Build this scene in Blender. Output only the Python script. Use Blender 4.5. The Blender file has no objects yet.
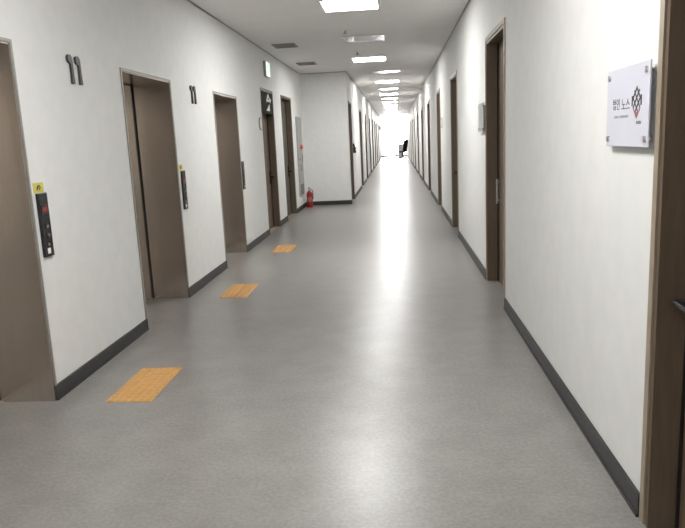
import bpy, bmesh, math, random
from mathutils import Vector, Matrix

random.seed(11)
scene = bpy.context.scene
COL = scene.collection

# ------------------------------------------------------------------ dimensions (metres)
XL, XN, XR, H = -2.13, -1.067, 0.911, 3.02      # lobby left wall, narrow-corridor left wall, right wall, ceiling
YR = 15.50                                      # wall where the lobby narrows
YE = 52.6                                       # far glazed end
YB = -4.0                                       # behind the camera
BB = 0.094                                      # baseboard height

# ------------------------------------------------------------------ materials
def new_mat(name):
    m = bpy.data.materials.new(name); m.use_nodes = True
    nt = m.node_tree
    return m, nt, nt.nodes['Principled BSDF']

def rgb(r, g, b):
    f = lambda c: (c / 255 / 12.92) if c / 255 <= 0.04045 else ((c / 255 + 0.055) / 1.055) ** 2.4
    return (f(r), f(g), f(b), 1)

def simple(name, col, rough=0.5, metal=0.0, spec=0.5, noise=0.0, scale=30, bump=0.0, stretch=None):
    m, nt, p = new_mat(name)
    p.inputs['Base Color'].default_value = col
    p.inputs['Roughness'].default_value = rough
    p.inputs['Metallic'].default_value = metal
    p.inputs['Specular IOR Level'].default_value = spec
    if noise or bump:
        tc = nt.nodes.new('ShaderNodeTexCoord')
        mp = nt.nodes.new('ShaderNodeMapping')
        nt.links.new(tc.outputs['Object'], mp.inputs['Vector'])
        if stretch: mp.inputs['Scale'].default_value = stretch
        n = nt.nodes.new('ShaderNodeTexNoise'); n.inputs['Scale'].default_value = scale
        n.inputs['Detail'].default_value = 5
        nt.links.new(mp.outputs['Vector'], n.inputs['Vector'])
        if noise:
            r = nt.nodes.new('ShaderNodeValToRGB')
            r.color_ramp.elements[0].position = 0.3; r.color_ramp.elements[1].position = 0.7
            r.color_ramp.elements[0].color = [c * (1 - noise) for c in col[:3]] + [1]
            r.color_ramp.elements[1].color = [min(1, c * (1 + noise)) for c in col[:3]] + [1]
            nt.links.new(n.outputs['Fac'], r.inputs['Fac'])
            nt.links.new(r.outputs['Color'], p.inputs['Base Color'])
        if bump:
            b = nt.nodes.new('ShaderNodeBump'); b.inputs['Strength'].default_value = bump
            b.inputs['Distance'].default_value = 0.002
            nt.links.new(n.outputs['Fac'], b.inputs['Height'])
            nt.links.new(b.outputs['Normal'], p.inputs['Normal'])
    return m

def emissive(name, col, strength, base=(0.8, 0.8, 0.8, 1)):
    m, nt, p = new_mat(name)
    p.inputs['Base Color'].default_value = base
    p.inputs['Emission Color'].default_value = col
    p.inputs['Emission Strength'].default_value = strength
    return m

def floor_material():
    m, nt, p = new_mat('grey_vinyl_floor')
    tc = nt.nodes.new('ShaderNodeTexCoord')
    n1 = nt.nodes.new('ShaderNodeTexNoise'); n1.inputs['Scale'].default_value = 4; n1.inputs['Detail'].default_value = 8
    n1.inputs['Roughness'].default_value = 0.65
    n2 = nt.nodes.new('ShaderNodeTexNoise'); n2.inputs['Scale'].default_value = 55; n2.inputs['Detail'].default_value = 4
    mx = nt.nodes.new('ShaderNodeMath'); mx.operation = 'ADD'
    for n in (n1, n2): nt.links.new(tc.outputs['Object'], n.inputs['Vector'])
    nt.links.new(n1.outputs['Fac'], mx.inputs[0]); nt.links.new(n2.outputs['Fac'], mx.inputs[1])
    hf = nt.nodes.new('ShaderNodeMath'); hf.operation = 'MULTIPLY'; hf.inputs[1].default_value = 0.5
    nt.links.new(mx.outputs[0], hf.inputs[0])
    r = nt.nodes.new('ShaderNodeValToRGB')
    r.color_ramp.elements[0].position = 0.40; r.color_ramp.elements[1].position = 0.62
    r.color_ramp.elements[0].color = FLOOR_LO; r.color_ramp.elements[1].color = FLOOR_HI
    nt.links.new(hf.outputs[0], r.inputs['Fac'])
    nt.links.new(r.outputs['Color'], p.inputs['Base Color'])
    p.inputs['Roughness'].default_value = 0.27
    p.inputs['Specular IOR Level'].default_value = 0.5
    rr = nt.nodes.new('ShaderNodeMapRange')
    rr.inputs['To Min'].default_value = 0.25; rr.inputs['To Max'].default_value = 0.37
    nt.links.new(n1.outputs['Fac'], rr.inputs['Value']); nt.links.new(rr.outputs[0], p.inputs['Roughness'])
    return m

def ceiling_material():
    m, nt, p = new_mat('acoustic_ceiling_tiles')
    tc = nt.nodes.new('ShaderNodeTexCoord')
    br = nt.nodes.new('ShaderNodeTexBrick')
    br.offset = 0.5; br.inputs['Scale'].default_value = 1
    br.inputs['Brick Width'].default_value = 0.6; br.inputs['Row Height'].default_value = 0.3
    br.inputs['Mortar Size'].default_value = 0.002; br.inputs['Mortar Smooth'].default_value = 0.3
    br.inputs['Color1'].default_value = (0.86, 0.85, 0.84, 1); br.inputs['Color2'].default_value = (0.84, 0.83, 0.82, 1)
    br.inputs['Mortar'].default_value = (0.74, 0.73, 0.72, 1)
    n = nt.nodes.new('ShaderNodeTexNoise'); n.inputs['Scale'].default_value = 60; n.inputs['Detail'].default_value = 3
    mx = nt.nodes.new('ShaderNodeMixRGB'); mx.blend_type = 'MULTIPLY'; mx.inputs['Fac'].default_value = 0.12
    nt.links.new(tc.outputs['Object'], br.inputs['Vector']); nt.links.new(tc.outputs['Object'], n.inputs['Vector'])
    nt.links.new(br.outputs['Color'], mx.inputs['Color1']); nt.links.new(n.outputs['Fac'], mx.inputs['Color2'])
    nt.links.new(mx.outputs['Color'], p.inputs['Base Color'])
    p.inputs['Roughness'].default_value = 0.7
    return m

def glass_material(name, tint=(1, 1, 1, 1)):
    m = bpy.data.materials.new(name); m.use_nodes = True
    nt = m.node_tree; nt.nodes.clear()
    out = nt.nodes.new('ShaderNodeOutputMaterial')
    t = nt.nodes.new('ShaderNodeBsdfTransparent'); t.inputs['Color'].default_value = tint
    g = nt.nodes.new('ShaderNodeBsdfGlossy'); g.inputs['Roughness'].default_value = 0.03
    f = nt.nodes.new('ShaderNodeFresnel'); f.inputs['IOR'].default_value = 1.45
    mx = nt.nodes.new('ShaderNodeMixShader')
    nt.links.new(f.outputs[0], mx.inputs[0]); nt.links.new(t.outputs[0], mx.inputs[1]); nt.links.new(g.outputs[0], mx.inputs[2])
    nt.links.new(mx.outputs[0], out.inputs['Surface'])
    return m

FLOOR_LO, FLOOR_HI = (0.196, 0.187, 0.177, 1), (0.272, 0.262, 0.249, 1)
PANEL_STRENGTH = 60.0
WORLD_STRENGTH = 30.0

M = dict(
    floor=floor_material(),
    ceiling=ceiling_material(),
    wall=simple('white_wallpaper', (0.74, 0.74, 0.725, 1), 0.75, noise=0.025, scale=8, bump=0.08),
    base=simple('dark_rubber_baseboard', rgb(46, 46, 45), 0.45, noise=0.1, scale=20),
    wood=simple('dark_brown_door_laminate', rgb(99, 85, 71), 0.42, noise=0.12, scale=9, stretch=(6, 6, 0.6)),
    leaf=simple('brown_door_leaf', rgb(112, 94, 80), 0.42, noise=0.12, scale=9, stretch=(6, 6, 0.6)),
    graydoor=simple('grey_green_door_leaf', rgb(84, 82, 73), 0.5, noise=0.06, scale=10),
    casing=simple('lit_tone_door_casing', rgb(150, 136, 118), 0.4, noise=0.05, scale=20),  # brown frame face, with the corridor light on it put into the beige colour
    bronze=simple('bronze_stainless', rgb(197, 188, 179), 0.19, metal=0.87, noise=0.05, scale=40, stretch=(1, 1, 0.05)),
    steel=simple('brushed_steel', rgb(190, 190, 188), 0.3, metal=1.0, noise=0.05, scale=60),
    trimsteel=simple('grey_edge_trim', rgb(150, 148, 144), 0.4, metal=0.4, noise=0.04, scale=50),
    sill=simple('threshold_metal', rgb(176, 164, 146), 0.35, metal=0.5, noise=0.08, scale=60),
    boardblack=simple('dark_sign_board', rgb(44, 43, 41), 0.85, spec=0.15, noise=0.05),
    dark=simple('charcoal_plastic', rgb(50, 50, 49), 0.4, noise=0.08, scale=40),
    black=simple('black_gloss_panel', rgb(26, 26, 27), 0.25, noise=0.1, scale=40),
    gap=simple('dark_seam', rgb(24, 20, 17), 0.8, noise=0.05),
    yellow=simple('ochre_tactile_rubber', rgb(198, 152, 92), 0.55, noise=0.07, scale=25),
    sticker=simple('yellow_sticker', rgb(205, 196, 96), 0.5, noise=0.03),
    ink=simple('dark_ink', rgb(48, 48, 50), 0.6, noise=0.03),
    greyink=simple('grey_ink', rgb(150, 150, 156), 0.6, noise=0.03),
    redink=simple('dusty_red_ink', rgb(150, 98, 96), 0.6, noise=0.03),
    whiteink=simple('white_print', rgb(225, 225, 220), 0.5, noise=0.02),
    numeral=simple('charcoal_numeral', rgb(58, 58, 57), 0.45, noise=0.06, scale=30),
    whitepl=simple('white_plastic', rgb(225, 225, 222), 0.4, noise=0.02),
    diffuser_off=simple('unlit_acrylic_diffuser', rgb(222, 224, 228), 0.12, noise=0.02),
    diffuser_on=emissive('lit_diffuser', (1, 0.99, 0.965, 1), PANEL_STRENGTH),
    red=simple('red_enamel', rgb(150, 30, 36), 0.35, noise=0.05, scale=15),
    redlamp=simple('red_lamp_lens', rgb(190, 40, 44), 0.3, noise=0.04),
    reddisplay=emissive('red_display', (1, 0.14, 0.10, 1), 0.22, rgb(120, 30, 26)),
    boxgrey=simple('grey_cabinet_paint', rgb(164, 164, 162), 0.4, metal=0.2, noise=0.04, scale=20),
    vent=simple('grey_vent', rgb(140, 138, 134), 0.5, noise=0.05),
    ventdark=simple('dark_vent_slot', rgb(72, 71, 68), 0.7, noise=0.05),
    acrylic=simple('frosted_acrylic_plate', rgb(214, 214, 226), 0.12, noise=0.02, scale=4),
    exitface=emissive('exit_sign_face', (0.86, 1.0, 0.93, 1), 0.9, rgb(230, 240, 234)),
    exitgreen=emissive('exit_green', (0.05, 0.62, 0.36, 1), 0.5, rgb(30, 140, 90)),
    carton=simple('grey_board', rgb(176, 172, 170), 0.7, noise=0.06, scale=10),
    glass=glass_material('clear_glass'),
    winframe=simple('white_window_frame', rgb(205, 206, 210), 0.4, noise=0.02),
    chair=simple('dark_chair_fabric', rgb(34, 31, 34), 0.9, spec=0.1, noise=0.1, scale=40),
)

# ------------------------------------------------------------------ mesh helpers
class MB:
    def __init__(self): self.bm = bmesh.new()
    def box(self, x0, x1, y0, y1, z0, z1, bevel=0.0, seg=2):
        b = bmesh.new() if bevel else self.bm
        vs = [b.verts.new((x, y, z)) for x in (x0, x1) for y in (y0, y1) for z in (z0, z1)]
        for f in ((0, 1, 3, 2), (4, 6, 7, 5), (0, 4, 5, 1), (2, 3, 7, 6), (0, 2, 6, 4), (1, 5, 7, 3)):
            b.faces.new([vs[i] for i in f])
        if bevel:
            bmesh.ops.recalc_face_normals(b, faces=b.faces)
            bmesh.ops.bevel(b, geom=b.edges[:], offset=bevel, segments=seg, affect='EDGES', profile=0.5)
            self.merge(b)
        return self
    def merge(self, b):
        me = bpy.data.meshes.new('t'); b.to_mesh(me); b.free(); self.bm.from_mesh(me); bpy.data.meshes.remove(me)
    def tube(self, pts, radii, seg=16, cap=True):
        """sweep circles along a polyline"""
        if not isinstance(radii, (list, tuple)): radii = [radii] * len(pts)
        pts = [Vector(p) for p in pts]; rings = []
        for i, p in enumerate(pts):
            d = (pts[min(i + 1, len(pts) - 1)] - pts[max(i - 1, 0)]).normalized()
            up = Vector((0, 0, 1)) if abs(d.z) < 0.9 else Vector((1, 0, 0))
            a = d.cross(up).normalized(); c = d.cross(a)
            rings.append([self.bm.verts.new(p + (a * math.cos(t) + c * math.sin(t)) * radii[i])
                          for t in [2 * math.pi * k / seg for k in range(seg)]])
        for r0, r1 in zip(rings, rings[1:]):
            for k in range(seg): self.bm.faces.new((r0[k], r0[(k + 1) % seg], r1[(k + 1) % seg], r1[k]))
        if cap: self.bm.faces.new(rings[0][::-1]); self.bm.faces.new(rings[-1])
        return self
    def cyl(self, p0, p1, r, seg=20): return self.tube([p0, p1], r, seg)
    def lathe(self, prof, seg=24, c=(0, 0, 0)):
        return self.tube([(c[0], c[1], c[2] + z) for r, z in prof], [max(r, 1e-4) for r, z in prof], seg)
    def prism(self, outline, x0, x1):
        """outline in (y, z), extruded along x"""
        a = [self.bm.verts.new((x0, y, z)) for y, z in outline]; b = [self.bm.verts.new((x1, y, z)) for y, z in outline]
        n = len(a)
        self.bm.faces.new(a[::-1]); self.bm.faces.new(b)
        for i in range(n): self.bm.faces.new((a[i], a[(i + 1) % n], b[(i + 1) % n], b[i]))
        return self
    def bar(self, y0, z0, y1, z1, w, x0, x1):
        """flat stroke in the (y, z) plane with thickness along x"""
        d = Vector((y1 - y0, z1 - z0)); n = Vector((-d.y, d.x)).normalized() * w / 2
        return self.prism([(y0 + n.x, z0 + n.y), (y0 - n.x, z0 - n.y), (y1 - n.x, z1 - n.y), (y1 + n.x, z1 + n.y)], x0, x1)
    def build(self, name, mat, parent=None, loc=None, smooth=False):
        bmesh.ops.recalc_face_normals(self.bm, faces=self.bm.faces)
        me = bpy.data.meshes.new(name); self.bm.to_mesh(me); self.bm.free()
        me.materials.append(mat)
        if smooth:
            for p in me.polygons: p.use_smooth = True
            try: me.set_sharp_from_angle(angle=math.radians(40))
            except Exception: pass
        o = bpy.data.objects.new(name, me); COL.objects.link(o)
        if parent: o.parent = parent
        if loc: o.location = loc
        return o

def tag(o, label=None, cat=None, group=None, kind=None):
    if label: o['label'] = label
    if cat: o['category'] = cat
    if group: o['group'] = group
    if kind: o['kind'] = kind
    return o

def thing(name, loc, label, cat, group=None, kind=None, rz=0):
    o = bpy.data.objects.new(name, None); COL.objects.link(o)
    o.location = loc; o.rotation_euler = (0, 0, rz); o.empty_display_size = 0.1
    return tag(o, label, cat, group, kind)

def copy_tree(o, parent=None):
    c = o.copy(); COL.objects.link(c)
    if parent: c.parent = parent
    for ch in list(o.children): copy_tree(ch, c)
    return c

def text_mesh(name, body, size, mat, parent, mtx, extrude=0.0006):
    cu = bpy.data.curves.new(name, 'FONT'); cu.body = body; cu.size = size
    cu.align_x = 'CENTER'; cu.align_y = 'CENTER'; cu.extrude = extrude
    tmp = bpy.data.objects.new(name, cu); COL.objects.link(tmp)
    dg = bpy.context.evaluated_depsgraph_get()
    me = bpy.data.meshes.new_from_object(tmp.evaluated_get(dg))
    COL.objects.unlink(tmp); bpy.data.objects.remove(tmp)
    me.transform(mtx); me.materials.clear(); me.materials.append(mat); me.name = name
    o = bpy.data.objects.new(name, me); COL.objects.link(o); o.parent = parent
    return o

def struct(mb, name, mat, label=None): return tag(mb.build(name, mat), label, kind='structure')

# ------------------------------------------------------------------ the shell
struct(MB().box(-2.9, 1.5, YB - .2, YE + .3, -0.15, 0), 'floor', M['floor'], 'grey mottled glossy vinyl corridor floor')
struct(MB().box(-2.9, 1.5, YB - .2, YE + .3, H, H + .15), 'ceiling', M['ceiling'], 'pale grey acoustic tile ceiling over the corridor')

ELEV = [(2.555, 3.685), (5.22, 6.35), (7.905, 9.035)]; EZ = 2.115; ED = 0.36
LDOORS = [(10.78, 11.80), (12.69, 13.87)]
RDOORS = [(1.28, 2.38), (5.68, 6.78), (9.90, 10.92), (13.50, 14.52), (17.55, 18.70), (21.8, 22.9), (25.9, 27.0), (30.0, 31.1),
          (34.1, 35.2), (38.2, 39.3), (42.3, 43.4), (46.4, 47.5)]
NDOORS = [(15.75, 16.70), (20.55, 21.65), (24.25, 25.30), (28.1, 29.2), (31.7, 32.8), (35.4, 36.5), (39.2, 40.3), (43.0, 44.1), (46.8, 47.9)]
DZ = 2.37; DD = 0.17

def niche_wall(name, x, s, y0, y1, openings, label):
    """wall with recesses; s = +1 when the wall body lies at +x of its face"""
    T = 0.52; mb = MB(); a = y0
    def bx(xa, xb, *r): mb.box(min(xa, xb), max(xa, xb), *r)
    for (o0, o1, oz, dep) in openings:
        if o0 > a: bx(x, x + s * T, a, o0, 0, H)
        bx(x, x + s * T, o0, o1, oz, H)
        bx(x + s * dep, x + s * T, o0, o1, 0, oz)
        a = o1
    bx(x, x + s * T, a, y1, 0, H)
    return struct(mb, name, M['wall'], label)

niche_wall('wall_left', XL, -1, YB, YR + .3, [(a, b, EZ, ED + .06) for a, b in ELEV] + [(a, b, DZ, DD) for a, b in LDOORS],
           'white lobby wall with three elevator recesses')
niche_wall('wall_right', XR, 1, YB, YE, [(a, b, DZ, DD) for a, b in RDOORS], 'long white right wall with brown doors')
niche_wall('wall_inner', XN, -1, YR, YE, [(a, b, DZ, DD) for a, b in NDOORS], 'white left wall of the narrow far corridor')
struct(MB().box(XL, XN - .52, YR, YR + .3, 0, H), 'wall_front', M['wall'], 'white wall facing the camera behind the red extinguisher')
struct(MB().box(-2.65, 1.43, YB - .2, YB, 0, H), 'wall_back', M['wall'], 'white wall closing the lobby behind the camera')
# glazed far end
WX0, WX1, WZ0, WZ1 = XN + .03, XR - .03, 0.10, 2.97
struct(MB().box(XN - .5, WX0, YE, YE + .2, 0, H).box(WX1, XR + .5, YE, YE + .2, 0, H).box(WX0, WX1, YE, YE + .2, WZ1, H)
       .box(WX0, WX1, YE, YE + .2, 0, WZ0), 'wall_end', M['wall'], 'end wall around the blown out window')
win = thing('window_1', ((WX0 + WX1) / 2, YE, 0), 'bright full height window at the far end of the corridor', 'window', kind='structure')
w = (WX1 - WX0) / 2
fr = MB()
fr.box(-w, -w + .05, .03, .10, WZ0, WZ1).box(w - .05, w, .03, .10, WZ0, WZ1).box(-w + .05, w - .05, .03, .10, WZ1 - .05, WZ1)
fr.box(-w + .05, w - .05, .03, .10, WZ0, WZ0 + .05)
fr.build('window_frame', M['winframe'], win)
MB().box(-w + .05, w - .05, .06, .066, WZ0 + .05, WZ1 - .05).build('pane', M['glass'], win)

# baseboards: one strip between each pair of openings
def boards(x, s, y0, y1, ops, side):
    a = y0; segs = []
    for o0, o1 in ops:
        if o0 - a > .05: segs.append((a, o0 - .045 if (o0, o1) not in ELEV else o0 - .0))
        a = o1 + (.045 if (o0, o1) not in ELEV else 0)
    segs.append((a, y1))
    for i, (a, b) in enumerate(segs):
        mb = MB().box(min(x, x - s * .012), max(x, x - s * .012), a, b, 0, BB)
        mb.box(min(x, x - s * .018), max(x, x - s * .018), a, b, 0, .012)
        struct(mb, 'baseboard_' + side, M['base'])
boards(XL, -1, YB, YR, ELEV + LDOORS, 'left')
boards(XR, 1, YB, YE, RDOORS, 'right')
boards(XN, -1, YR - .012, YE, NDOORS, 'inner')
struct(MB().box(XL + .012, XN + .012, YR - .012, YR, 0, BB), 'baseboard_front', M['base'])
struct(MB().box(XN + .012, XR - .012, YE - .012, YE, 0, BB), 'baseboard_end', M['base'])
# ceiling edge trims
for i, (x, s, a, b) in enumerate(((XL, -1, YB, YR), (XR, 1, YB, YE), (XN, -1, YR, YE))):
    struct(MB().box(min(x, x - s * .012), max(x, x - s * .012), a, b, H - .014, H), 'trim_%d' % (i + 1), M['trimsteel'])
struct(MB().box(XL, XN, YR - .012, YR, H - .014, H), 'trim_4', M['trimsteel'])

# ------------------------------------------------------------------ elevator doorways
def make_elevator():
    (a, b) = ELEV[0]; W = b - a
    t = thing('elevator_doorway', (XL, a, 0), '', 'elevator door')
    D = ED
    for (y0, y1) in ((0, .012), (W - .012, W)):
        MB().box(-D + .012, .004, y0, y1, 0, EZ).build('jamb', M['bronze'], t)
    MB().box(-D + .012, .004, .012, W - .012, EZ - .012, EZ).build('header', M['bronze'], t)
    tr = MB()
    tr.box(.0, .010, -.018, 0.0, 0, EZ + .018).box(0, .010, W, W + .018, 0, EZ + .018).box(0, .010, 0, W, EZ, EZ + .018)
    tr.build('edge_trim', M['trimsteel'], t)
    MB().box(-D - .001, -D + .012, 0, .016, 0, EZ).box(-D - .001, -D + .012, W - .016, W, 0, EZ).box(-D - .001, -D + .012, .016, W - .016, EZ - .016, EZ).build('seam', M['gap'], t)
    for (y0, y1) in ((.0, W / 2 - .002), (W / 2 + .002, W)):
        MB().box(-D - .04, -D - .002, y0 + .0, y1, .008, EZ - .002, .002).build('door_panel', M['bronze'], t)
    MB().box(-D + .001, -D + .028, .012, W - .012, 0, .006).box(-D + .012, -D + .016, .012, W - .012, .006, .009).build('sill', M['sill'], t)
    return t
el = make_elevator()
for i, ((a, b), lab) in enumerate(zip(ELEV, ('bronze steel elevator doorway nearest the camera, cut by the photo edge',
                                            'middle bronze elevator doorway, between the two floor numbers',
                                            'farthest bronze elevator doorway, just before the brown doors'))):
    o = el if i == 0 else copy_tree(el)
    o.location = (XL, a, 0); o['label'] = lab; o['group'] = 'elevator doorways'

# call panels
def make_panel(sticker=True):
    t = thing('call_panel', (XL, 0, 0), '', 'elevator call panel', 'elevator call panels')
    MB().box(0, .018, -.053, .053, 0, .385, .004).build('plate', M['black'], t)
    d = MB().box(.018, .0195, -.034, .034, .255, .315); d.build('display', M['dark'], t)
    g = MB(); x0, x1 = .0195, .0205
    g.bar(-.022, .272, -.010, .300, .006, x0, x1).bar(.002, .272, -.010, .300, .006, x0, x1)       # arrow
    g.bar(.010, .272, .010, .300, .006, x0, x1).bar(.023, .272, .023, .300, .006, x0, x1)         # 11
    g.build('readout', M['reddisplay'], t)
    for z in (.185, .130):
        MB().cyl((.018, 0.008, z), (.022, 0.008, z), .020, 20).build('button', M['dark'], t, smooth=True)
        up = 1 if z > .15 else -1
        g = MB().prism([(-.004, z - .007 * up), (.020, z - .007 * up), (.008, z + .008 * up)], .022, .0226)
        g.build('arrow_mark', M['vent'], t)
    MB().cyl((.018, .0, .075), (.021, .0, .075), .009, 16).build('key_switch', M['steel'], t, smooth=True)
    MB().box(.018, .0186, -.020, .014, .018, .052).build('inspection_sticker', M['whiteink'], t)
    return t
def make_sticker():
    t = thing('braille_sticker', (XL, 0, 0), '', 'sticker', 'yellow braille stickers')
    MB().box(0, .002, -.058, .058, 0, .060).build('backing', M['sticker'], t)
    g = MB()
    for (y, z) in ((-.016, .020), (-.016, .030), (-.004, .030), (-.004, .040), (.010, .020), (.010, .040), (.018, .030)):
        g.cyl((.002, y, z), (.0035, y, z), .0055, 10)
    g.build('braille_dots', M['ink'], t)
    return t
pn = make_panel()
for i, (y, lab) in enumerate(((3.805, 'black elevator call panel beside the nearest elevator doorway'),
                              (6.497, 'black elevator call panel beside the middle elevator doorway'),
                              (9.135, 'black elevator call panel beside the farthest elevator doorway'))):
    o = pn if i == 0 else copy_tree(pn)
    o.location = (XL, y, .882); o['label'] = lab
st = make_sticker()
for i, (y, lab) in enumerate(((3.797, 'yellow braille sticker above the nearest black call panel'),
                              (6.465, 'yellow braille sticker above the second black call panel'))):
    o = st if i == 0 else copy_tree(st)
    o.location = (XL, y, 1.270); o['label'] = lab

# floor number digits
def make_digit():
    mb = MB()
    out = []
    # a "1" with a ball-like flag: head circle joined to a stem that swells a little at the foot
    stem_r = .030
    for k in range(0, 17):
        t = math.radians(20 + k * 15.5)
        out.append((-.012 + .030 * math.cos(t), .158 + .028 * math.sin(t)))
    out += [(-.004, .125), (-.002, .06), (-.006, .008), (-.002, 0), (.026, 0), (.030, .008), (.024, .06), (.022, .125), (.022, .15)]
    mb.prism(out, 0, .016)
    b = mb.bm
    bmesh.ops.recalc_face_normals(b, faces=b.faces)
    return mb.build('digit', M['numeral'])
dg_ = make_digit()
for i, (y, lab) in enumerate(((4.375, 'first dark 1 of the large 11 near the closest elevator'),
                              (4.485, 'second dark 1 of the large 11 near the closest elevator'),
                              (7.025, 'first dark 1 of the smaller looking 11 past the middle elevator'),
                              (7.135, 'second dark 1 of the smaller looking 11 past the middle elevator'))):
    o = dg_ if i == 0 else copy_tree(dg_)
    o.location = (XL, y, 1.945); tag(o, lab, 'number sign', 'digits of the floor numbers')

# ------------------------------------------------------------------ brown doors (recessed in casings)
def make_door(s, W, leafmat, handle, casemat='casing'):
    """local frame: origin at the near bottom corner of the opening on the wall face; s = direction into the wall"""
    t = thing('door_1', (0, 0, 0), '', 'door', kind='structure')
    def B(mb, xa, xb, *r, **k): return mb.box(min(s * xa, s * xb), max(s * xa, s * xb), *r, **k)
    f = MB()
    for (y0, y1) in ((0, .03), (W - .03, W)): B(f, -.002, .105, y0, y1, 0, DZ)
    B(f, -.002, .105, .03, W - .03, DZ - .03, DZ)
    f.build('frame', M['wood'], t)
    c = MB(); cw = .012 if casemat == 'wood' else .035
    for (y0, y1) in ((-cw, .004), (W - .004, W + cw)): B(c, -.010, -.0, y0, y1, 0, DZ + cw)
    B(c, -.010, 0, .004, W - .004, DZ - .004, DZ + cw)
    c.build('casing', M[casemat], t)
    B(MB(), .110, .150, .004, W - .004, .006, DZ - .004).build('leaf', leafmat, t)
    g = MB()
    for (y0, y1) in ((.030, .036), (W - .036, W - .030)): B(g, .098, .1095, y0, y1, .006, DZ - .034)
    g.build('seam', M['gap'], t)
    if casemat == 'wood': B(MB(), .01, .105, .03, W - .03, 0, .005).build('threshold', M['sill'], t)
    if handle == 'lever':
        y = W - .105; h = MB()
        B(h, .104, .110, y - .028, y + .028, .78, 1.01)
        h.cyl((s * .104, y, .90), (s * .028, y, .90), .012, 14)
        h.tube([(s * .032, y + .004, .90), (s * .028, y - .04, .90), (s * .030, y - .12, .895)], [.012, .011, .009], 12)
        h.build('handle', M['black'], t, smooth=True)
    elif handle == 'pull':
        y = W - .17; h = MB()
        B(h, .103, .110, y - .03, y + .03, .80, 1.06)
        for z in (.84, 1.02): h.cyl((s * .103, y, z), (s * .075, y, z), .008, 12)
        h.cyl((s * .075, y, .81), (s * .075, y, 1.05), .011, 14)
        h.build('handle', M['steel'], t, smooth=True)
    return t

dn = 0
ORD = ['first', 'second', 'third', 'fourth', 'fifth', 'sixth', 'seventh', 'eighth', 'ninth', 'tenth', 'eleventh', 'twelfth']
def place_doors(x, s, ops, wallname, leafs, handles, casemat='casing'):
    global dn
    protos = {}
    for i, (a, b) in enumerate(ops):
        hk = handles[min(i, len(handles) - 1)]; lm = leafs[min(i, len(leafs) - 1)]
        key = (round(b - a, 3), hk, lm.name)
        if key in protos: t = copy_tree(protos[key])
        else: t = protos[key] = make_door(s, b - a, lm, hk, casemat)
        dn += 1; t.name = 'door_%d' % dn
        t.location = (x, a, 0)
        tag(t, 'brown recessed door, %s from the camera in the %s' % (ORD[i], wallname), 'door', 'brown doors in the %s' % wallname)
place_doors(XR, 1, RDOORS, 'right wall', [M['leaf']], ['lever', 'pull', 'lever'])
place_doors(XL, -1, LDOORS, 'lobby wall after the elevators', [M['leaf'], M['graydoor']], ['lever'], 'wood')
place_doors(XN, -1, NDOORS, 'narrow corridor left wall', [M['leaf']], ['lever'], 'wood')

# ------------------------------------------------------------------ signs on the right wall
RX = Matrix(((0, 0, -1, 0), (-1, 0, 0, 0), (0, 1, 0, 0), (0, 0, 0, 1)))     # text plane -> facing -x, reading towards -y

def make_plate(Wd, Ht, detail):
    t = thing('office_sign', (XR, 0, 0), '', 'office sign', 'clear office sign plates')
    MB().box(-.026, -.020, -Wd / 2, Wd / 2, -Ht / 2, Ht / 2, .0015).build('plate', M['acrylic'], t)
    for sy in (-1, 1):
        for sz in (-1, 1):
            y, z = sy * (Wd / 2 - .030), sz * (Ht / 2 - .030)
            b = MB().cyl((0, y, z), (-.020, y, z), .008, 16).cyl((-.026, y, z), (-.033, y, z), .011, 16)
            b.build('standoff_bolt', M['steel'], t, smooth=True)
    return t
sg = make_plate(.463, .300, True)
sg.location = (XR, 2.668, 1.574)
sg['label'] = 'acrylic office sign with dark lattice logo on near right wall'
F = -.0262
text_mesh('lettering', '\ubc95\uc778', .048, M['ink'], sg, Matrix.Translation((F, .115, .010)) @ RX)
text_mesh('lettering', '\ub178\uc2a4', .052, M['ink'], sg, Matrix.Translation((F, .007, .006)) @ RX)
text_mesh('subtitle', 'NOSEU CORPORATION', .0150, M['greyink'], sg, Matrix.Translation((F, .055, -.036)) @ RX)
lg = MB(); lr = MB()
cy, cz = -.112, .012
def stroke(mb, u0, v0, u1, v1, w_=.0065, k=0):    # u towards the reader's right
    mb.bar(cy - u0, cz + v0, cy - u1, cz + v1, w_, F - .0006 - k * .0002, F)
# a loop lattice: three leaning strands cross three opposite ones inside a tall hexagon
for k, (a0, a1) in enumerate((((-.044, .022), (.012, -.034)), ((-.028, .042), (.034, -.020)), ((-.004, .054), (.046, .004)))):
    stroke(lg, a0[0], a0[1], a1[0], a1[1], k=k)
for k, (a0, a1) in enumerate((((.044, .024), (-.014, -.034)), ((.026, .044), (-.036, -.020)), ((.002, .056), (-.046, .006)))):
    stroke(lg, a0[0], a0[1], a1[0], a1[1], k=k + 3)
for k, (a0, a1) in enumerate((((-.046, .024), (-.046, -.012)), ((.046, .024), (.046, -.012)))):
    stroke(lg, a0[0], a0[1], a1[0], a1[1], k=k + 6)
for k, (a0, a1) in enumerate((((-.036, -.020), (0, -.056)), ((.036, -.020), (0, -.056)), ((-.014, -.032), (.006, -.048)), ((.014, -.032), (-.006, -.048)))):
    stroke(lr, a0[0], a0[1], a1[0], a1[1], .007, k)
lg.build('logo', M['ink'], sg); lr.build('logo_tip', M['redink'], sg)
text_mesh('logo_caption', 'NOSEU', .015, M['ink'], sg, Matrix.Translation((F, -.138, -.062)) @ RX)

sg2 = make_plate(.40, .29, False)
sg2.children[0].data.materials[0] = M['boxgrey']
sg2.location = (XR, 7.03, 1.655); sg2['label'] = 'grey sign plate on standoffs just past the second right door'

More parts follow.
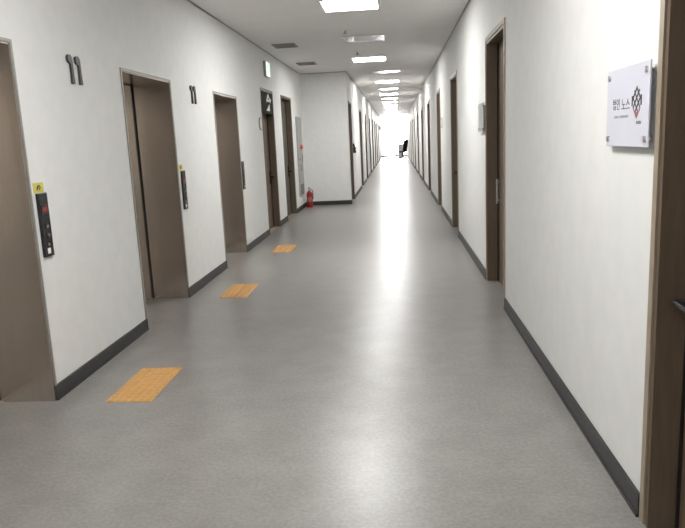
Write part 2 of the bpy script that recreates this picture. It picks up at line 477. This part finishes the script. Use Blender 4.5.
def wall_plate(y, z, w_, h_, label, name='switch_plate', cat='switch plate', mat='boxgrey'):
    t = thing(name, (XR, y, z), label, cat)
    MB().box(-.012, 0, -w_ / 2, w_ / 2, -h_ / 2, h_ / 2, .003).build('plate', M[mat], t)
    MB().box(-.016, -.012, -w_ / 4, w_ / 4, -h_ / 4, h_ / 4, .001).build('rocker', M['whitepl'], t)
    return t
wall_plate(13.1, 1.73, .22, .20, 'small grey plate on right wall before the fourth door')

# ------------------------------------------------------------------ tactile floor pads
def make_pad():
    w_, l_ = .285, .60; mb = MB()
    mb.box(0, w_, 0, l_ / 2 - .001, 0, .004).box(0, w_, l_ / 2 + .001, l_, 0, .004)
    for i in range(6):
        for j in range(12):
            x = w_ * (i + .5) / 6; y = l_ * (j + .5) / 12
            mb.lathe([(.0175, .004), (.0150, .0085), (.009, .0105)], 10, (x, y, 0))
    return mb.build('tactile_paving', M['yellow'])
pad = make_pad()
for i, (x, y, lab) in enumerate(((-1.795, 3.645, 'ochre tactile pad on the floor nearest the camera'),
                                 (-1.805, 6.30, 'ochre tactile pad on the floor by the middle elevator'),
                                 (-1.77, 8.93, 'ochre tactile pad on the floor farthest from the camera'))):
    o = pad if i == 0 else copy_tree(pad)
    o.location = (x, y, 0); tag(o, lab, 'tactile paving', 'ochre tactile pads')

# ------------------------------------------------------------------ lobby wall fittings
# exit light
ex = thing('exit_sign', (XL, 11.33, 2.585), 'white green exit light box above the first lobby door', 'exit sign')
MB().box(0, .045, -.16, .16, 0, .25, .006).build('housing', M['boxgrey'], ex)
MB().box(.045, .049, -.148, .148, .013, .237).build('lit_face', M['exitface'], ex)
g = MB(); x0, x1 = .049, .0505
g.prism([(-.012 + .018 * math.cos(t), .215 + .018 * math.sin(t)) for t in [k * math.pi / 6 for k in range(12)]], x0, x1)
g.bar(-.015, .195, -.005, .125, .035, x0, x1).bar(-.01, .19, .05, .165, .015, x0, x1).bar(-.02, .19, -.06, .150, .015, x0, x1)
g.bar(-.005, .13, .045, .085, .018, x0, x1).bar(.045, .085, .05, .04, .015, x0, x1).bar(-.01, .13, -.055, .09, .018, x0, x1).bar(-.055, .09, -.09, .085, .014, x0, x1)
g.build('running_figure', M['exitgreen'], ex)
# round plaque
rp = thing('round_plaque', (XL, 10.58, 1.805), 'round grey plaque on the wall before the first lobby door', 'wall sign')
MB().cyl((0, 0, 0), (.016, 0, 0), .10, 28).build('rim', M['vent'], rp, smooth=True)
MB().cyl((.016, 0, 0), (.019, 0, 0), .085, 28).build('face', M['whitepl'], rp, smooth=True)
# dark pictogram board closing the top of the first lobby doorway
db = thing('pictogram_board', (XL, 11.29, 1.985), 'dark board with white marks at top of first lobby doorway', 'sign board')
MB().box(-.02, .012, -.475, .475, .0, .352, .002).build('board', M['boardblack'], db)
g = MB(); x0, x1 = .012, .0135
g.bar(-.10, .20, .06, .31, .05, x0, x1).bar(.06, .31, .24, .20, .05, x0, x1).bar(-.02, .215, .15, .215, .035, x0, x1).bar(.22, .20, .30, .25, .04, x0, x1)
for k in range(4):                       # little flight of steps
    g.box(x0, x1, -.12 + k * .07, -.05 + k * .07, .045, .070 + k * .028)
g.build('white_marks', M['whiteink'], db)
# fire hose cabinet
fb = thing('fire_hose_cabinet', (XL, 14.74, .30), 'tall grey fire hose cabinet on lobby wall above the extinguisher', 'fire cabinet')
MB().box(0, .030, -.32, .32, 0, 1.73, .004).build('frame', M['boxgrey'], fb)
MB().box(.030, .036, -.29, .29, .30, 1.30, .002).build('door', M['boxgrey'], fb)
MB().box(.030, .036, -.29, .29, 1.33, 1.70, .002).build('alarm_panel', M['boxgrey'], fb)
mb = MB()
for k in range(5): mb.box(.030, .034, -.26, .26, .05 + k * .045, .075 + k * .045)
mb.build('vent', M['ventdark'], fb)
lam = MB().lathe([(.055, 0), (.05, .02), (.03, .045), (.004, .052)], 20).build('alarm_lamp', M['redlamp'], fb, smooth=True)
lam.rotation_euler = (0, math.pi / 2, 0); lam.location = (.036, 0.03, 1.08)
MB().cyl((.036, -.2, .82), (.05, -.2, .82), .03, 16).build('alarm_button', M['redlamp'], fb, smooth=True)
MB().box(.036, .044, .18, .22, .74, .92, .002).build('latch', M['ventdark'], fb)
MB().box(.036, .0366, -.18, .12, .55, .72).build('lettering', M['vent'], fb)

# access reader beside the first narrow-corridor door
cr = thing('access_reader', (XN, 17.0, 1.15), 'black access reader beside the first door of the narrow corridor', 'access reader')
MB().box(0, .070, -.05, .05, 0, .15, .006).build('body', M['black'], cr)
MB().box(0, .045, -.04, .04, .15, .24, .006).build('keypad_cover', M['black'], cr)

# fire extinguisher
fe = thing('fire_extinguisher', (-1.995, 15.08, 0), 'red fire extinguisher standing on the floor in the corner', 'fire extinguisher')
MB().lathe([(.066, 0), (.070, .012), (.070, .30), (.066, .325), (.050, .352), (.028, .368), (.024, .385)], 28).build('cylinder', M['red'], fe, smooth=True)
MB().lathe([(.024, .385), (.026, .39), (.026, .42), (.018, .43)], 16).build('valve', M['steel'], fe, smooth=True)
MB().box(-.013, .013, -.075, .02, .425, .437, .003).box(-.013, .013, -.085, .02, .448, .460, .003).build('handle', M['black'], fe)
MB().tube([(.02, 0, .405), (.06, 0, .405), (.078, 0, .37), (.080, 0, .26), (.079, 0, .18)], [.008, .008, .008, .008, .010], 12).build('hose', M['black'], fe, smooth=True)
MB().tube([(0, 0, .13), (0, 0, .24)], .0706, 28, cap=False).build('label_band', M['redink'], fe, smooth=True)

# ------------------------------------------------------------------ ceiling fittings
def make_light(on):
    t = thing('ceiling_light', (0, 0, H), '', 'ceiling light')
    w_ = .31; l_ = .31 if on else .29
    f = MB()
    f.box(-w_ - .012, -w_, -l_ - .012, l_ + .012, -.014, 0).box(w_, w_ + .012, -l_ - .012, l_ + .012, -.014, 0)
    f.box(-w_, w_, -l_ - .012, -l_, -.014, 0).box(-w_, w_, l_, l_ + .012, -.014, 0)
    f.build('frame', M['whitepl'], t)
    MB().box(-w_, w_, -l_, l_, -.012, -.004).build('diffuser', M['diffuser_on' if on else 'diffuser_off'], t)
    return t
lon = make_light(True); loff = make_light(False)
lit = [(-.465, 7.96), (-.455, 13.36), (-.165, 18.85), (-.165, 24.25), (-.165, 29.65), (-.165, 35.05), (-.165, 40.45), (-.165, 45.85), (-.47, 2.70), (-.47, -2.7)]
off = [(-.43, 10.64), (-.155, 16.03), (-.165, 21.65), (-.165, 26.95), (-.165, 32.35), (-.165, 37.75), (-.165, 43.15), (-.165, 48.5)]
for i, (x, y) in enumerate(lit):
    o = lon if i == 0 else copy_tree(lon)
    o.location = (x, y, H)
    lab = ['lit white ceiling panel cut by the top of the photo', 'second lit ceiling panel, before the lobby narrows'] + \
          ['%s glowing ceiling panel along the corridor' % ORD[k] for k in range(2, 8)] + \
          ['lit ceiling panel overhead just in front of the camera', 'lit ceiling panel behind the camera']
    tag(o, lab[i], 'ceiling light', 'lit ceiling panels')
for i, (x, y) in enumerate(off):
    o = loff if i == 0 else copy_tree(loff)
    o.location = (x, y, H)
    tag(o, 'unlit shiny ceiling panel, %s from the camera' % ORD[i], 'ceiling light', 'unlit ceiling panels')

def make_vent():
    t = thing('ceiling_vent', (0, 0, H), '', 'ceiling vent', 'ceiling vents over the lobby')
    f = MB(); a = .185; b = .215
    f.box(-a, -a + .025, -b, b, -.012, 0).box(a - .025, a, -b, b, -.012, 0).box(-a, a, -b, -b + .025, -.012, 0).box(-a, a, b - .025, b, -.012, 0)
    f.build('frame', M['vent'], t)
    MB().box(-a + .025, a - .025, -b + .025, b - .025, -.004, -.001).build('backing', M['ventdark'], t)
    s = MB()
    for k in range(7):
        y = -b + .05 + k * (2 * b - .1) / 6; s.box(-a + .025, a - .025, y - .009, y + .009, -.010, -.005)
    s.build('louvre', M['vent'], t)
    return t
vt = make_vent()
for i, (x, y, lab) in enumerate(((-1.71, 10.92, 'grey ceiling vent nearer the camera'), (-1.71, 13.55, 'grey ceiling vent nearer the extinguisher corner'))):
    o = vt if i == 0 else copy_tree(vt); o.location = (x, y, H); o['label'] = lab

def make_sprinkler():
    t = thing('sprinkler_head', (0, 0, H), '', 'sprinkler', 'ceiling sprinklers')
    MB().lathe([(.040, 0), (.038, -.008), (.015, -.014)], 20).build('collar', M['whitepl'], t, smooth=True)
    MB().lathe([(.010, -.012), (.010, -.045), (.030, -.048), (.030, -.052)], 16).build('deflector', M['vent'], t, smooth=True)
    return t
sp = make_sprinkler()
for i, (x, y, lab) in enumerate(((-.66, 9.75, 'small sprinkler in the ceiling before the first unlit panel'), (-.62, 12.2, 'small sprinkler in the ceiling before the second lit panel'))):
    o = sp if i == 0 else copy_tree(sp); o.location = (x, y, H); o['label'] = lab

# ------------------------------------------------------------------ far end clutter
bd = thing('storage_box', (.42, 51.2, 0), 'grey box standing by the far window', 'box')
MB().box(-.22, .22, -.2, .2, 0, .93, .01).build('body', M['carton'], bd)
MB().box(-.21, .21, -.21, .21, .93, .99, .01).build('lid', M['carton'], bd)
oc = thing('office_chair', (.48, 47.0, 0), 'dark office chair beside the grey box at the far end', 'chair', rz=math.radians(48))
MB().box(-.24, .24, -.24, .24, .44, .53, .03).build('seat', M['chair'], oc)
mb = MB(); mb.box(-.22, .22, -.035, .035, 0, .80, .03)
bk = mb.build('backrest', M['chair'], oc); bk.location = (0, -.24, .50); bk.rotation_euler = (math.radians(10), 0, 0)
MB().box(-.03, .03, -.27, -.2, .42, .75, .01).build('back_support', M['dark'], oc)
MB().cyl((0, 0, .10), (0, 0, .44), .05, 14).build('column', M['dark'], oc, smooth=True)
for k in range(5):
    a = k * 2 * math.pi / 5
    lg_ = MB().tube([(0, 0, .12), (.28 * math.cos(a), .28 * math.sin(a), .075)], [.045, .03], 10).build('leg', M['dark'], oc, smooth=True)
    MB().cyl((.28 * math.cos(a), .28 * math.sin(a) - .02, .03), (.28 * math.cos(a), .28 * math.sin(a) + .02, .03), .03, 14).build('caster', M['dark'], oc, smooth=True)
wb = thing('wall_speaker', (XN, 46.0, 2.02), 'small dark box high on the left wall near the window', 'wall speaker')
MB().box(0, .12, -.10, .10, 0, .26, .01).build('housing', M['dark'], wb)
MB().cyl((.12, 0, .12), (.125, 0, .12), .07, 18).build('grille', M['vent'], wb)

# ------------------------------------------------------------------ sky outside the far window
wd = bpy.data.worlds.new('bright_overcast'); scene.world = wd; wd.use_nodes = True
bg = wd.node_tree.nodes['Background']
bg.inputs['Color'].default_value = (0.97, 0.98, 1.0, 1); bg.inputs['Strength'].default_value = WORLD_STRENGTH

# ------------------------------------------------------------------ camera
cam = bpy.data.cameras.new('camera'); co = bpy.data.objects.new('camera', cam); COL.objects.link(co)
r = Vector((0.99594728, 0.07782124, -0.04508727)); d = Vector((-0.02972252, -0.18835371, -0.98165139)); f = Vector((-0.08488568, 0.97901314, -0.18527732))
co.matrix_world = Matrix(((r.x, -d.x, -f.x, 0), (r.y, -d.y, -f.y, 0), (r.z, -d.z, -f.z, 1.5), (0, 0, 0, 1)))
cam.sensor_fit = 'HORIZONTAL'; cam.sensor_width = 36; cam.lens = 659.379 / 685 * 36
cam.clip_start = 0.05; cam.clip_end = 300
scene.camera = co

vs = scene.view_settings
vs.view_transform = 'Standard'; vs.look = 'None'; vs.gamma = 1; vs.use_curve_mapping = False
vs.exposure = 0.07
